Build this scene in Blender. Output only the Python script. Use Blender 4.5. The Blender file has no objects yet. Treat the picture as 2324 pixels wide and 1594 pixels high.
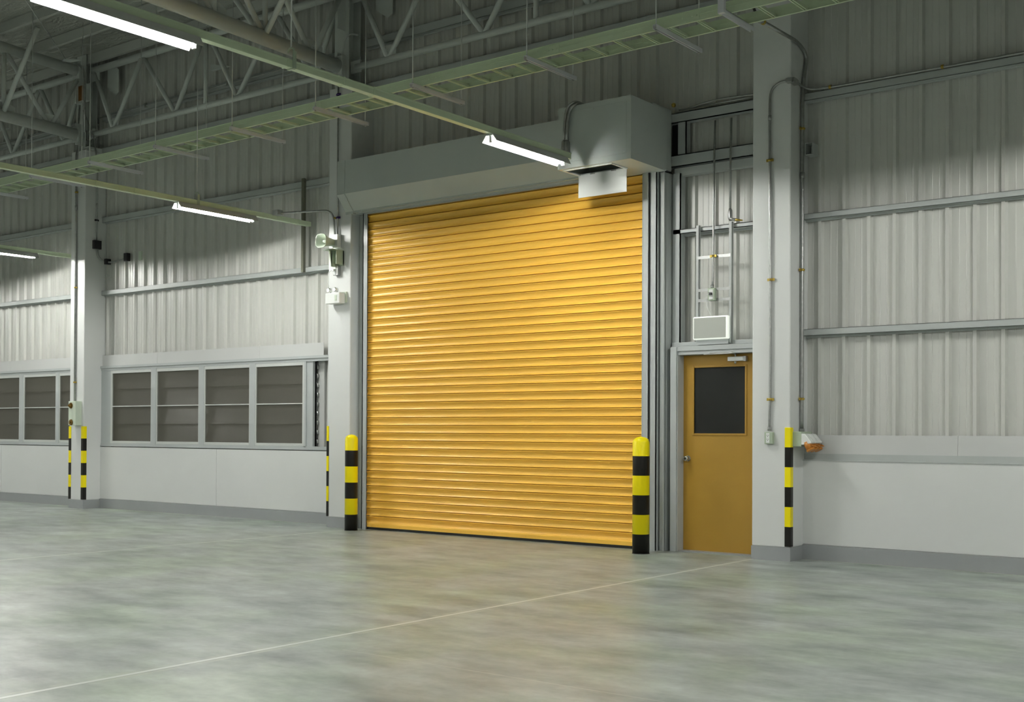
import bpy, bmesh, math, random
from mathutils import Vector, Matrix
random.seed(4)
PI = math.pi
SC = bpy.context.scene
COL = SC.collection

# ------------------------------------------------------------------ camera
FPX, YAW, PITCH, ROLL, CX, CY, CH = 2692.3, .651976555, .0103681, .00469527, 1162.0, 952.3, 1.28
Fv = Vector((-math.sin(YAW)*math.cos(PITCH), math.cos(YAW)*math.cos(PITCH), math.sin(PITCH)))
_r = Vector((math.cos(YAW), math.sin(YAW), 0)); _u = _r.cross(Fv)
Rv = _r*math.cos(ROLL) + _u*math.sin(ROLL); Uv = Rv.cross(Fv)
C0 = Vector((0, 0, CH))
cam = bpy.data.objects.new('camera', bpy.data.cameras.new('camera'))
COL.objects.link(cam)
cam.matrix_world = Matrix(((Rv.x, Uv.x, -Fv.x, 0), (Rv.y, Uv.y, -Fv.y, 0), (Rv.z, Uv.z, -Fv.z, CH), (0, 0, 0, 1)))
cam.data.sensor_width = 36; cam.data.lens = FPX/2324*36
cam.data.shift_x = 0; cam.data.shift_y = (CY-797)/2324
cam.data.clip_start = .05; cam.data.clip_end = 200
SC.camera = cam

def ray(x, y): return Fv + Rv*((x-CX)/FPX) - Uv*((y-CY)/FPX)
def PX(x, y, X):                       # measured point of the photo on the plane x = X
    d = ray(x, y); return C0 + d*(X/d.x)
def PY(x, y, Y):
    d = ray(x, y); return C0 + d*(Y/d.y)
def PZ(x, y, Z):
    d = ray(x, y); return C0 + d*((Z-CH)/d.z)

# ------------------------------------------------------------------ materials
def srgb(r, g, b):
    f = lambda c: ((c/255+.055)/1.055)**2.4 if c/255 > .04045 else c/255/12.92
    return (f(r), f(g), f(b), 1)

def mat(name, col, rough=.5, metal=0., noise=0., nscale=4., bump=0., bscale=60., spec=.5, emis=None, estr=0., alpha=1.):
    m = bpy.data.materials.new(name); m.use_nodes = True
    nt = m.node_tree; b = nt.nodes['Principled BSDF']
    b.inputs['Base Color'].default_value = (*col[:3], 1)
    b.inputs['Roughness'].default_value = rough; b.inputs['Metallic'].default_value = metal
    b.inputs['Specular IOR Level'].default_value = spec; b.inputs['Alpha'].default_value = alpha
    tc = nt.nodes.new('ShaderNodeTexCoord')
    if noise:
        n = nt.nodes.new('ShaderNodeTexNoise'); n.inputs['Scale'].default_value = nscale; n.inputs['Detail'].default_value = 5
        nt.links.new(tc.outputs['Object'], n.inputs['Vector'])
        r = nt.nodes.new('ShaderNodeValToRGB')
        r.color_ramp.elements[0].position = .3; r.color_ramp.elements[1].position = .7
        r.color_ramp.elements[0].color = (*[c*(1-noise) for c in col[:3]], 1)
        r.color_ramp.elements[1].color = (*[min(1, c*(1+noise)) for c in col[:3]], 1)
        nt.links.new(n.outputs['Fac'], r.inputs['Fac']); nt.links.new(r.outputs['Color'], b.inputs['Base Color'])
    if bump:
        n = nt.nodes.new('ShaderNodeTexNoise'); n.inputs['Scale'].default_value = bscale; n.inputs['Detail'].default_value = 3
        nt.links.new(tc.outputs['Object'], n.inputs['Vector'])
        p = nt.nodes.new('ShaderNodeBump'); p.inputs['Strength'].default_value = bump; p.inputs['Distance'].default_value = .01
        nt.links.new(n.outputs['Fac'], p.inputs['Height']); nt.links.new(p.outputs['Normal'], b.inputs['Normal'])
    if emis:
        b.inputs['Emission Color'].default_value = (*emis[:3], 1); b.inputs['Emission Strength'].default_value = estr
    return m

M = {}
M['wall'] = mat('wall_paint', (.72, .735, .725), .55, noise=.02, nscale=1.3, bump=.05)
M['base'] = mat('grey_base_paint', (.34, .355, .36), .45, noise=.03, nscale=2)
M['clad'] = mat('cladding_paint', (.60, .605, .57), .38, noise=.03, nscale=.8)
M['flash'] = mat('flashing_sheet', (.60, .61, .60), .4, noise=.02, nscale=1)
M['girt'] = mat('girt_grey_paint', (.47, .50, .49), .42, noise=.05, nscale=3)
M['frame'] = mat('frame_grey_paint', (.47, .50, .50), .4, noise=.02, nscale=3)
M['truss'] = mat('truss_grey_paint', (.60, .635, .61), .42, noise=.05, nscale=3)
M['farwall'] = mat('dim_wall_paint', (.42, .42, .40), .6)
M['purlin'] = mat('purlin_grey', (.45, .465, .44), .45)
M['trunk'] = mat('pale_green_enamel', (.60, .70, .50), .38, noise=.02)
M['galv'] = mat('galvanised_steel', (.42, .43, .42), .36, metal=.85, noise=.12, nscale=25)
M['rod'] = mat('threaded_rod', (.62, .64, .62), .4, metal=.5)
M['chan'] = mat('strut_channel_grey', (.74, .75, .79), .45, metal=.0)
M['hood'] = mat('shutter_hood_paint', (.52, .56, .54), .5, noise=.02, nscale=2)
M['yellow'] = mat('shutter_yellow_paint', (1.0, .58, .085), .36, noise=.02, nscale=1)
M['dyellow'] = mat('door_yellow_shaded', (.44, .25, .03), .45, noise=.02, nscale=1)  # same yellow as the shutter, darkened to put the door's lower light into the colour
M['black'] = mat('black_rubber', (.012, .012, .011), .5)
M['dark'] = mat('dark_plastic', (.015, .014, .018), .45)
M['glassdark'] = mat('dark_glass', (.014, .015, .013), .55, spec=.25)
M['white'] = mat('white_plastic', (.80, .82, .80), .4)
M['cream'] = mat('pale_green_plastic', (.62, .70, .58), .4)
M['sage'] = mat('sage_enamel', (.42, .50, .38), .42)
M['brass'] = mat('yellow_zinc', (.50, .36, .07), .35, metal=.6)
M['bronze'] = mat('bronze_metal', (.22, .13, .03), .3, metal=.8)
M['orange'] = mat('orange_plastic', (.55, .21, .025), .45)
M['rust'] = mat('rust_orange_cover', (.23, .09, .01), .5)
M['purple'] = mat('purple_clip', (.05, .02, .16), .4)
M['chrome'] = mat('chrome', (.72, .72, .70), .18, metal=1)
M['alu'] = mat('window_aluminium', (.60, .62, .60), .4, metal=.1)
M['signface'] = mat('blank_sign_face', (.44, .46, .42), .5)
M['signrim'] = mat('sign_rim', (.85, .88, .82), .4, emis=(.95, 1, .9), estr=.09)
M['tube'] = mat('lit_tube', (1, 1, 1), .5, emis=(1.0, 1.0, .95), estr=130)
M['refl'] = mat('white_reflector', (.6, .62, .6), .35)
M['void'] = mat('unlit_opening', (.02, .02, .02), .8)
M['blade'] = mat('louvre_blade_glass', (.22, .205, .19), .22, noise=.08, nscale=1.5)
M['screen'] = mat('insect_screen', (.15, .145, .11), .6, alpha=.35)

def stripes(name, z0, band, first_yellow_top=True):
    """black and yellow bands by height, in the object's own coordinates"""
    m = bpy.data.materials.new(name); m.use_nodes = True
    nt = m.node_tree; b = nt.nodes['Principled BSDF']; b.inputs['Roughness'].default_value = .3; b.inputs['Specular IOR Level'].default_value = .3
    tc = nt.nodes.new('ShaderNodeTexCoord'); sp = nt.nodes.new('ShaderNodeSeparateXYZ')
    nt.links.new(tc.outputs['Object'], sp.inputs[0])
    def mth(op, a, v):
        n = nt.nodes.new('ShaderNodeMath'); n.operation = op; nt.links.new(a, n.inputs[0])
        n.inputs[1].default_value = v; return n.outputs[0]
    t = mth('SUBTRACT', sp.outputs['Z'], z0)
    t = mth('DIVIDE', t, band*2); t = mth('FRACT', t, 0); t = mth('GREATER_THAN', t, .5)
    mx = nt.nodes.new('ShaderNodeMix'); mx.data_type = 'RGBA'
    nt.links.new(t, mx.inputs['Factor'])
    mx.inputs[6].default_value = (.012, .011, .009, 1); mx.inputs[7].default_value = (1.0, .84, .003, 1)
    nt.links.new(mx.outputs[2], b.inputs['Base Color'])
    return m

YSAW = 4.93
def floor_material():
    m = bpy.data.materials.new('polished_concrete'); m.use_nodes = True
    nt = m.node_tree; N = nt.nodes; L = nt.links; b = N['Principled BSDF']
    geo = N.new('ShaderNodeNewGeometry'); sp = N.new('ShaderNodeSeparateXYZ'); L.new(geo.outputs['Position'], sp.inputs[0])
    def mp(sx, sy, rot=0):
        k = N.new('ShaderNodeMapping'); k.inputs['Scale'].default_value = (sx, sy, 1); k.inputs['Rotation'].default_value = (0, 0, rot)
        L.new(geo.outputs['Position'], k.inputs['Vector']); return k.outputs[0]
    def nz(vec, sc, det=6, ro=.6):
        n = N.new('ShaderNodeTexNoise'); n.inputs['Scale'].default_value = sc; n.inputs['Detail'].default_value = det
        n.inputs['Roughness'].default_value = ro; L.new(vec, n.inputs['Vector']); return n.outputs['Fac']
    def ramp(f, p0, c0, p1, c1):
        r = N.new('ShaderNodeValToRGB'); e = r.color_ramp.elements
        e[0].position = p0; e[0].color = (*c0, 1); e[1].position = p1; e[1].color = (*c1, 1); L.new(f, r.inputs['Fac']); return r.outputs['Color']
    def mix(fac, a, c, mode='MIX'):
        x = N.new('ShaderNodeMix'); x.data_type = 'RGBA'; x.blend_type = mode
        if isinstance(fac, float): x.inputs['Factor'].default_value = fac
        else: L.new(fac, x.inputs['Factor'])
        for i, v in ((6, a), (7, c)):
            if isinstance(v, tuple): x.inputs[i].default_value = (*v, 1)
            else: L.new(v, x.inputs[i])
        return x.outputs[2]
    def mth(op, a, v):
        n = N.new('ShaderNodeMath'); n.operation = op
        if isinstance(a, float): n.inputs[0].default_value = a
        else: L.new(a, n.inputs[0])
        if isinstance(v, float): n.inputs[1].default_value = v
        else: L.new(v, n.inputs[1])
        return n.outputs[0]
    big = ramp(nz(mp(1, 1), .5, 4), .28, (.25, .285, .27), .74, (.385, .415, .39))
    mid = ramp(nz(mp(.8, 1.6, .5), 2.2, 7, .6), .1, (.28, .28, .29), .9, (1.74, 1.74, 1.73))
    fine = ramp(nz(mp(1, 1), 14, 3), .1, (.85, .85, .85), .9, (1.15, 1.15, 1.15))
    tint = ramp(nz(mp(1, 1), .9, 3), .45, (1.0, 1.0, 1.0), .62, (.96, 1.02, .90))
    c = mix(1., big, mid, 'MULTIPLY'); c = mix(1., c, fine, 'MULTIPLY'); c = mix(1., c, tint, 'MULTIPLY')
    # saw-cut joints that run towards the wall, filled with a paler compound
    def band(coord, c0, w):
        d = mth('ABSOLUTE', mth('SUBTRACT', coord, c0), 0.); return mth('LESS_THAN', d, w)
    worn = nz(mp(1, 1), 5, 4)
    for c0, w in ((-5.365, .017), (-11.0, .011), (.35, .014)):
        c = mix(mth('MULTIPLY', band(sp.outputs['X'], c0, w*4), ramp(worn, .42, (0, 0, 0), .6, (.6, .6, .6))), c, (.44, .475, .39))
        c = mix(mth('MULTIPLY', band(sp.outputs['X'], c0, w), .9), c, (.62, .65, .61))
        c = mix(mth('MULTIPLY', band(sp.outputs['X'], c0+w*1.3, w*.18), .6), c, (.12, .12, .09))
    thin = mth('MULTIPLY', band(sp.outputs['Y'], YSAW, .004), mth('GREATER_THAN', sp.outputs['X'], -5.0))
    c = mix(mth('MULTIPLY', thin, .55), c, (.55, .58, .52))
    # wavy sealer line along the wall
    edge = mth('GREATER_THAN', mth('ADD', sp.outputs['Y'], mth('MULTIPLY', worn, .05)), 11.365)
    c = mix(mth('MULTIPLY', edge, .7), c, (.52, .56, .45))
    L.new(c, b.inputs['Base Color'])
    rr = ramp(nz(mp(1, 1.5), 1.6, 4), .15, (.29, .29, .29), .85, (.42, .42, .42)); L.new(rr, b.inputs['Roughness'])
    b.inputs['Specular IOR Level'].default_value = .32
    bp = N.new('ShaderNodeBump'); bp.inputs['Strength'].default_value = .12; bp.inputs['Distance'].default_value = .01
    L.new(nz(mp(1, 1), 9, 4), bp.inputs['Height']); L.new(bp.outputs['Normal'], b.inputs['Normal'])
    return m
M['floor'] = floor_material()

def foil_material():
    m = mat('foil_insulation', (.50, .51, .47), .30, metal=.6)
    nt = m.node_tree; b = nt.nodes['Principled BSDF']; tc = nt.nodes.new('ShaderNodeTexCoord')
    mp = nt.nodes.new('ShaderNodeMapping'); mp.inputs['Scale'].default_value = (1, 2.4, 1); nt.links.new(tc.outputs['Object'], mp.inputs[0])
    n = nt.nodes.new('ShaderNodeTexNoise'); n.inputs['Scale'].default_value = 3.5; n.inputs['Detail'].default_value = 6; n.inputs['Distortion'].default_value = 1.2
    nt.links.new(mp.outputs[0], n.inputs['Vector'])
    p = nt.nodes.new('ShaderNodeBump'); p.inputs['Strength'].default_value = .9; p.inputs['Distance'].default_value = .05
    nt.links.new(n.outputs['Fac'], p.inputs['Height']); nt.links.new(p.outputs['Normal'], b.inputs['Normal'])
    return m
M['foil'] = foil_material()

# ------------------------------------------------------------------ geometry helpers
def B(): return bmesh.new()
def box(bm, x0, x1, y0, y1, z0, z1):
    v = [bm.verts.new((x, y, z)) for x in (x0, x1) for y in (y0, y1) for z in (z0, z1)]
    for f in ((0, 1, 3, 2), (4, 6, 7, 5), (0, 4, 5, 1), (2, 3, 7, 6), (0, 2, 6, 4), (1, 5, 7, 3)):
        bm.faces.new([v[i] for i in f])
    return bm
def prism(bm, pts, axis, a, b):
    """closed 2-D outline swept along an axis; axis x: pts=(y,z), y: (x,z), z: (x,y)"""
    def P(p, t): return {'x': (t, p[0], p[1]), 'y': (p[0], t, p[1]), 'z': (p[0], p[1], t)}[axis]
    r0 = [bm.verts.new(P(p, a)) for p in pts]; r1 = [bm.verts.new(P(p, b)) for p in pts]
    n = len(pts)
    for i in range(n):
        bm.faces.new((r0[i], r0[(i+1) % n], r1[(i+1) % n], r1[i]))
    bm.faces.new(r0); bm.faces.new(list(reversed(r1)))
    return bm
def frame_of(d):
    d = d.normalized(); a = Vector((0, 0, 1)) if abs(d.z) < .9 else Vector((1, 0, 0))
    u = d.cross(a).normalized(); return u, d.cross(u).normalized()
def smooth_path(pts, r=.12, n=6):
    """round the corners of a polyline"""
    pts = [Vector(p) for p in pts]; out = [pts[0]]
    for i in range(1, len(pts)-1):
        a, p, c = pts[i-1], pts[i], pts[i+1]
        la = min(r, (a-p).length*.48); lc = min(r, (c-p).length*.48)
        s = p + (a-p).normalized()*la; e = p + (c-p).normalized()*lc
        for k in range(n+1):
            t = k/n; out.append(s*(1-t)**2 + p*2*t*(1-t) + e*t*t)
    out.append(pts[-1]); return out
def tube(bm, pts, r, seg=10, caps=True):
    pts = [Vector(p) for p in pts]; rings = []; u = None
    for i, p in enumerate(pts):
        d = (pts[min(i+1, len(pts)-1)] - pts[max(i-1, 0)])
        if u is None: u, v = frame_of(d)
        else:
            u = (u - d.normalized()*u.dot(d.normalized())).normalized(); v = d.normalized().cross(u)
        rr = r[i] if isinstance(r, (list, tuple)) else r
        rings.append([bm.verts.new(p + u*math.cos(2*PI*k/seg)*rr + v*math.sin(2*PI*k/seg)*rr) for k in range(seg)])
    for a, b in zip(rings, rings[1:]):
        for k in range(seg):
            f = bm.faces.new((a[k], a[(k+1) % seg], b[(k+1) % seg], b[k])); f.smooth = True
    if caps: bm.faces.new(list(reversed(rings[0]))); bm.faces.new(rings[-1])
    return bm
def bar(bm, a, b, w, h, up=(0, 0, 1)):
    """rectangular bar from a to b"""
    a, b = Vector(a), Vector(b); d = (b-a).normalized(); s = d.cross(Vector(up)).normalized()*w/2; t = d.cross(s).normalized()*h/2
    v = [bm.verts.new(p + i*s + j*t) for p in (a, b) for i, j in ((-1, -1), (1, -1), (1, 1), (-1, 1))]
    for f in ((0, 1, 2, 3), (7, 6, 5, 4), (0, 4, 5, 1), (1, 5, 6, 2), (2, 6, 7, 3), (3, 7, 4, 0)): bm.faces.new([v[i] for i in f])
    return bm
def base_of(bm):
    xs = [v.co.x for v in bm.verts]; ys = [v.co.y for v in bm.verts]; zs = [v.co.z for v in bm.verts]
    return Vector(((min(xs)+max(xs))/2, (min(ys)+max(ys))/2, min(zs)))
def origin_of(o):
    v = Vector(o.location)
    while o.parent: o = o.parent; v += o.location
    return v
def obj(name, bm, m, parent=None, bevel=0., **props):
    o0 = origin_of(parent) if parent else base_of(bm)
    bmesh.ops.translate(bm, verts=bm.verts, vec=-o0)
    bmesh.ops.recalc_face_normals(bm, faces=bm.faces)
    me = bpy.data.meshes.new(name); bm.to_mesh(me); bm.free()
    o = bpy.data.objects.new(name, me); COL.objects.link(o)
    me.materials.append(M[m] if isinstance(m, str) else m)
    if parent: o.parent = parent
    else: o.location = o0
    if bevel:
        b = o.modifiers.new('bevel', 'BEVEL'); b.width = bevel; b.segments = 2; b.limit_method = 'ANGLE'; b.angle_limit = math.radians(50)
    for k, v in props.items(): o[k] = v
    return o
def thing(name, loc, label, category, group=None, kind=None):
    o = bpy.data.objects.new(name, None); COL.objects.link(o); o.location = loc; o.empty_display_size = .1
    o['label'] = label; o['category'] = category
    if group: o['group'] = group
    if kind: o['kind'] = kind
    return o
def struct(name, bm, m, **p): return obj(name, bm, m, kind='structure', **p)
def sroot(name, loc=(0, 0, 0)):
    o = bpy.data.objects.new(name, None); COL.objects.link(o); o.location = loc; o['kind'] = 'structure'; return o
def copy_tree(o, loc=None, label=None, parent=None):
    c = o.copy(); COL.objects.link(c)
    if parent: c.parent = parent
    if loc is not None: c.location = loc
    if label: c['label'] = label
    for ch in [x for x in bpy.data.objects if x.parent == o]: copy_tree(ch, parent=c)
    return c

# ------------------------------------------------------------------ layout (metres)
XL, XR, YF, YB = -27.0, 9.0, -16.0, 11.38      # room; YB = inner face of the low wall
YC = 11.45                                     # cladding plane
KF = 11.07                                     # column front
COLS = {'far': (-17.585, -17.185), 'mid': (-11.54, -11.125), 'near': (-5.38, -4.965)}
def roof_z(y): return 7.42 + .04*(11.4-y)

# floor, ceiling and the walls out of view
bm = B(); box(bm, XL, XR, YF, 12.0, -.1, 0); struct('floor', bm, 'floor')
bm = B(); prism(bm, [(11.9, roof_z(11.9)), (YF-.2, roof_z(YF-.2)), (YF-.2, roof_z(YF-.2)+.12), (11.9, roof_z(11.9)+.12)], 'x', XL, XR); struct('ceiling', bm, 'foil')
bm = B(); box(bm, XL-.1, XL, YF, 11.9, 0, 9.2); struct('wall_left', bm, 'clad')
bm = B(); box(bm, XR, XR+.1, YF, 11.9, 0, 9.2); struct('wall_right', bm, 'farwall')
bm = B(); box(bm, XL, XR, YF-.1, YF, 0, 9.2); struct('wall_front', bm, 'farwall')

# ---- corrugated cladding of the back wall
def rib_positions():
    out = []; x = -4.087 + .2545*52
    while x > -5.3: 
        if x < XR-.1: out.append(x)
        x -= .2545
    x = -5.55
    while x > -11.4: out.append(x); x -= .2475
    x = -12.19+.25*2
    while x > XL+.1: out.append(x); x -= .2497
    return sorted(out)
RIBS = rib_positions()
YP = YC+.036                                   # pans of the sheet; the crests of its ribs stand on YC
def clad_profile(x0, x1):
    pts = [(x0, YP)]
    rs = [r+.034 for r in RIBS if x0+.05 < r+.034 < x1-.05]
    for r in rs:
        if pts[-1][0] < r-.2:
            a = r-.250
            for m_ in (.092, .158):
                pts += [(a+m_-.007, YP), (a+m_-.003, YP-.0025), (a+m_+.003, YP-.0025), (a+m_+.007, YP)]
        pts += [(r-.034, YP), (r-.020, YC), (r+.012, YC), (r+.030, YP)]
    pts.append((x1, YP))
    p2 = [pts[0]]
    for p in pts[1:]:
        if p[0] > p2[-1][0]+.0005: p2.append(p)
    return p2
def clad(bm, x0, x1, z0, z1):
    pr = clad_profile(x0, x1)
    lo = [bm.verts.new((x, y, z0)) for x, y in pr]; hi = [bm.verts.new((x, y, z1)) for x, y in pr]
    for i in range(len(pr)-1): bm.faces.new((lo[i], lo[i+1], hi[i+1], hi[i]))
bm = B()
clad(bm, XL, -11.35, 2.25, 7.8); clad(bm, -11.35, -5.2, 0.0, 7.8); clad(bm, -5.2, XR, .98, 7.8)
wall_back = struct('wall_back', bm, 'clad')
# low masonry wall in three lengths, with expansion joints
def dado(x0, x1, joints, top):
    bm = B(); cuts = [x0] + sorted(joints) + [x1]
    for a, b in zip(cuts, cuts[1:]):
        box(bm, a+.003, b-.003, YB, YC+.12, .158, top)
    box(bm, x0, x1, YB+.012, YC+.11, .14, top-.01)
    return obj('low_wall', bm, 'wall', wall_back)
dado(XL, -17.4, [-20.218, -23.3], 1.0); dado(-17.2, -11.4, [-14.221], 1.0); dado(-4.99, XR, [-1.9, 1.2, 4.4], 1.0)
for n, (a, b) in enumerate(((XL, -17.4), (-17.2, -11.4), (-4.99, XR))):
    bm = B(); box(bm, a, b, YB-.012, YC+.1, 0, .148)
    struct(['baseboard_back', 'baseboard_back.001', 'baseboard_back.002'][n], bm, 'base')
# ledge and flashing over the low wall on the right
bm = B(); box(bm, -4.99, XR, YB-.008, YC+.02, 1.0, 1.012); box(bm, -4.99, XR, YB+.03, YC+.02, 1.0, 1.072); obj('ledge_channel', bm, 'girt', wall_back)
bm = B(); y = YB+.035
prism(bm, [(y+.006, 1.068), (y, 1.072), (y+.012, 1.26), (y+.02, 1.26)], 'x', -4.99, -3.44); prism(bm, [(y+.006, 1.068), (y, 1.072), (y+.012, 1.262), (y+.02, 1.262)], 'x', -3.437, XR)
obj('flashing', bm, 'flash', wall_back)
# flashing over the windows
for a, b, js in ((-17.2, -11.98, [-15.72, -13.3]), (XL, -17.4, [-20.0, -22])):
    bm = B(); cuts = [a]+sorted(js)+[b]
    for p, q in zip(cuts, cuts[1:]): box(bm, p+.002, q-.002, YB+.03, YB+.036, 2.31, 2.50)
    obj('flashing', bm, 'flash', wall_back)

# ---- girts: C sections along the wall, one per bay
GIRTS = []
def girt(x0, x1, z0, z1, y=YB, m='girt', d=.045):
    bm = B(); t = .004
    box(bm, x0, x1, y, y+t, z0, z1)
    box(bm, x0, x1, y, YC-.001, z0, z0+t); box(bm, x0, x1, y, YC-.001, z1-t, z1)
    box(bm, x0, x1, YC-.006, YC-.001, z0-.018, z0)
    GIRTS.append(obj('girt', bm, m, wall_back))
for a, b in ((XL, -17.4), (-17.2, -11.4)):
    girt(a, b, 3.487, 3.562); girt(a, b, 4.682, 4.772); girt(a, b, 5.83, 5.915); girt(a, b, 6.36, 6.46)
girt(-11.2, -5.35, 5.85, 5.93); girt(-11.2, -5.35, 6.41, 6.52)
for z0, z1 in ((2.268, 2.335), (3.452, 3.51), (4.665, 4.74), (5.85, 5.93), (6.41, 6.52)): girt(-4.99, XR, z0, z1)

# ---- columns
def column(key, label):
    a, b = COLS[key]
    bm = B(); box(bm, a, b, KF, 11.6, .135, 5.84)
    c = obj('column', bm, 'wall', None, bevel=.012, kind='structure')
    bm = B(); box(bm, a-.004, b+.004, KF-.004, 11.6, 0, .136); obj('column_base', bm, 'base', c)
    if key != 'near' or True:
        bm = B(); box(bm, a+.06, b-.01, KF+.05, 11.5, 5.84, 5.9); obj('capping_plate', bm, 'truss', c)
        # steel stub column (H section) on top of the concrete
        bm = B(); x0, x1 = a+.02, b-.13; z0, z1 = 5.9, roof_z(11.25)
        box(bm, x0, x1, 11.14, 11.152, z0, z1); box(bm, x0, x1, 11.348, 11.36, z0, z1); box(bm, (x0+x1)/2-.006, (x0+x1)/2+.006, 11.15, 11.35, z0, z1)
        obj('steel_column', bm, 'truss', c)
    return c
column('far', ''); column('mid', ''); column('near', '')

# ---- windows
def window(n, x0, x1, cells, gapx=None):
    w = sroot('window_%d' % n, ((x0+x1)/2, YB, 1.04))
    zt, zb = 2.322, 1.012; y = YB
    bm = B()
    box(bm, x0, x1, y-.012, y+.05, 2.285, zt); box(bm, x0, x1, y+.004, y+.05, 2.245, 2.283)      # head, two steps
    box(bm, x0, x1, y-.004, y+.06, zb, 1.028); box(bm, x0, x1, y+.006, y+.06, 1.028, 1.062)      # sill
    xr = cells[-1][1]
    for (a, b), (c, d) in zip(cells, cells[1:]): box(bm, b+.02, c-.02, y+.002, y+.05, 1.05, 2.25)
    box(bm, x0, cells[0][0]-.02, y+.012, y+.05, 1.05, 2.25)
    box(bm, xr+.035, xr+.075, y+.006, y+.06, 1.05, 2.25)
    box(bm, xr+.075, xr+.20, y+.02, y+.06, 1.05, 2.25) if gapx else None
    obj('window_frame', bm, 'frame', w)
    for i, (a, b) in enumerate(cells):
        bm = B(); zl, zh = 1.062, 2.245; s = .045; yy = y+.008
        box(bm, a-s, a, yy, yy+.022, zl, zh); box(bm, b, b+s, yy, yy+.022, zl, zh)
        box(bm, a, b, yy, yy+.022, zl, zl+.04); box(bm, a, b, yy, yy+.022, zh-.05, zh)
        box(bm, a, b, yy+.002, yy+.02, 1.652, 1.668)
        sf = obj('screen_frame', bm, 'alu', w, bevel=.003)
        bm = B(); box(bm, a, b, yy+.010, yy+.0115, zl+.04, zh-.05); obj('insect_screen', bm, 'screen', sf)
    h = (2.245-1.062-.05)/4
    for k in range(4):
        z = 1.062+.03+k*h; bm = B()
        prism(bm, [(y+.075, z), (y+.081, z), (y+.135, z+h+.012), (y+.129, z+h+.012)], 'x', x0+.02, cells[-1][1]+.03)
        obj('louvre_blade', bm, 'blade', w)
    # added black sheet behind the blades, standing in for the dark outside
    bm = B(); box(bm, x0, x1, y+.2, y+.22, .95, 2.4); obj('night_backing', bm, 'void', w)
    return w
cellsM = [(PY(a, 920, YB).x, PY(b, 915, YB).x) for a, b in ((253.5, 341), (355, 449), (464, 564), (580, 685))]
window(1, -17.2, -11.4, cellsM, True)
cellsL = [(-21.9, -20.92), (-20.75, -19.67), (-19.50, -18.52), (-18.39, -17.55)]
window(2, -22.1, -17.4, cellsL)
# the strip of wall right of the last screen: folded sheet and a dark slot
bm = B(); x = PY(707, 900, YB+.04).x
box(bm, x, -11.4, YB+.16, YB+.165, 1.03, 2.27); obj('closing_sheet', bm, 'clad', wall_back)
bm = B(); box(bm, x+.05, x+.17, YB+.12, YB+.15, 1.05, 2.25); box(bm, x+.30, x+.33, YB+.06, YB+.15, 1.05, 2.45); obj('corner_flashing', bm, 'flash', wall_back)
bm = B()
for k in range(9): tube(bm, [(x+.06, YB+.10, 1.1+k*.13), (x+.06, YB+.10, 1.16+k*.13)], .014, 8)
tube(bm, [(x+.03, YB+.12, 1.04), (x+.03, YB+.12, 2.24)], .012, 8); obj('downpipe_chain', bm, 'galv', wall_back)

# ------------------------------------------------------------------ roller shutter
SX0, SX1, SY = -10.89, -6.715, 11.17
rs = thing('roller_shutter', ((SX0+SX1)/2, SY, 0), 'large closed yellow steel roller shutter between two grey guide rails', 'roller shutter')
pitch = .0982; bm = B(); prof = []
z = 4.30; ys = SY+.012
shape = [(0, .036), (.028, .036), (.034, -.012), (.06, -.016), (.10, -.016), (.13, -.012), (.22, -.004), (.34, .0025), (.46, .006), (.58, .007), (.68, .0055), (.78, .002), (.88, -.0055), (.95, -.013), (.962, .036)]
while z > .13:
    for t, o_ in shape: prof.append((ys+o_, z-t*pitch))
    z -= pitch
rows = []
for (y, zz) in prof:
    rows.append([bm.verts.new((SX0-.03, y, zz)), bm.verts.new((SX1+.03, y, zz))])
for a, b in zip(rows, rows[1:]): bm.faces.new((a[0], a[1], b[1], b[0]))
zend = prof[-1][1]
obj('curtain', bm, 'yellow', rs)
bm = B(); prism(bm, [(SY+.03, zend+.012), (SY, zend+.012), (SY-.002, .085), (SY-.016, .075), (SY-.016, .032), (SY+.03, .032)], 'x', SX0+.002, SX1-.002)
bb = obj('bottom_bar', bm, 'yellow', rs)
for k in range(9):
    xx = SX0+.08+k*.5
    bm = B(); tube(bm, [(xx, SY-.022, .056), (xx, SY-.014, .056)], .009, 8); obj('rivet', bm, 'yellow', bb)
bm = B(); box(bm, SX0+.002, SX1-.002, SY-.008, SY+.028, 0.002, .033); obj('rubber_seal', bm, 'black', rs)
bm = B(); box(bm, SX0-.085, SX0, SY-.03, SY-.022, 0, 4.2); box(bm, SX0-.085, SX0, SY+.035, SY+.045, 0, 4.2); box(bm, SX0-.085, SX0-.07, SY-.03, SY+.3, 0, 4.2)
box(bm, SX0-.008, SX0, SY-.034, SY-.02, 0, 4.2)
obj('guide_rail', bm, 'frame', rs)
bm = B(); box(bm, SX1, SX1+.085, SY-.045, SY-.037, 0, 4.13); box(bm, SX1, SX1+.085, SY+.035, SY+.045, 0, 4.13); box(bm, SX1+.075, SX1+.085, SY-.045, SY+.24, 0, 4.13)
box(bm, SX1, SX1+.008, SY-.049, SY-.035, 0, 4.13)
obj('guide_rail', bm, 'frame', rs)
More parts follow.
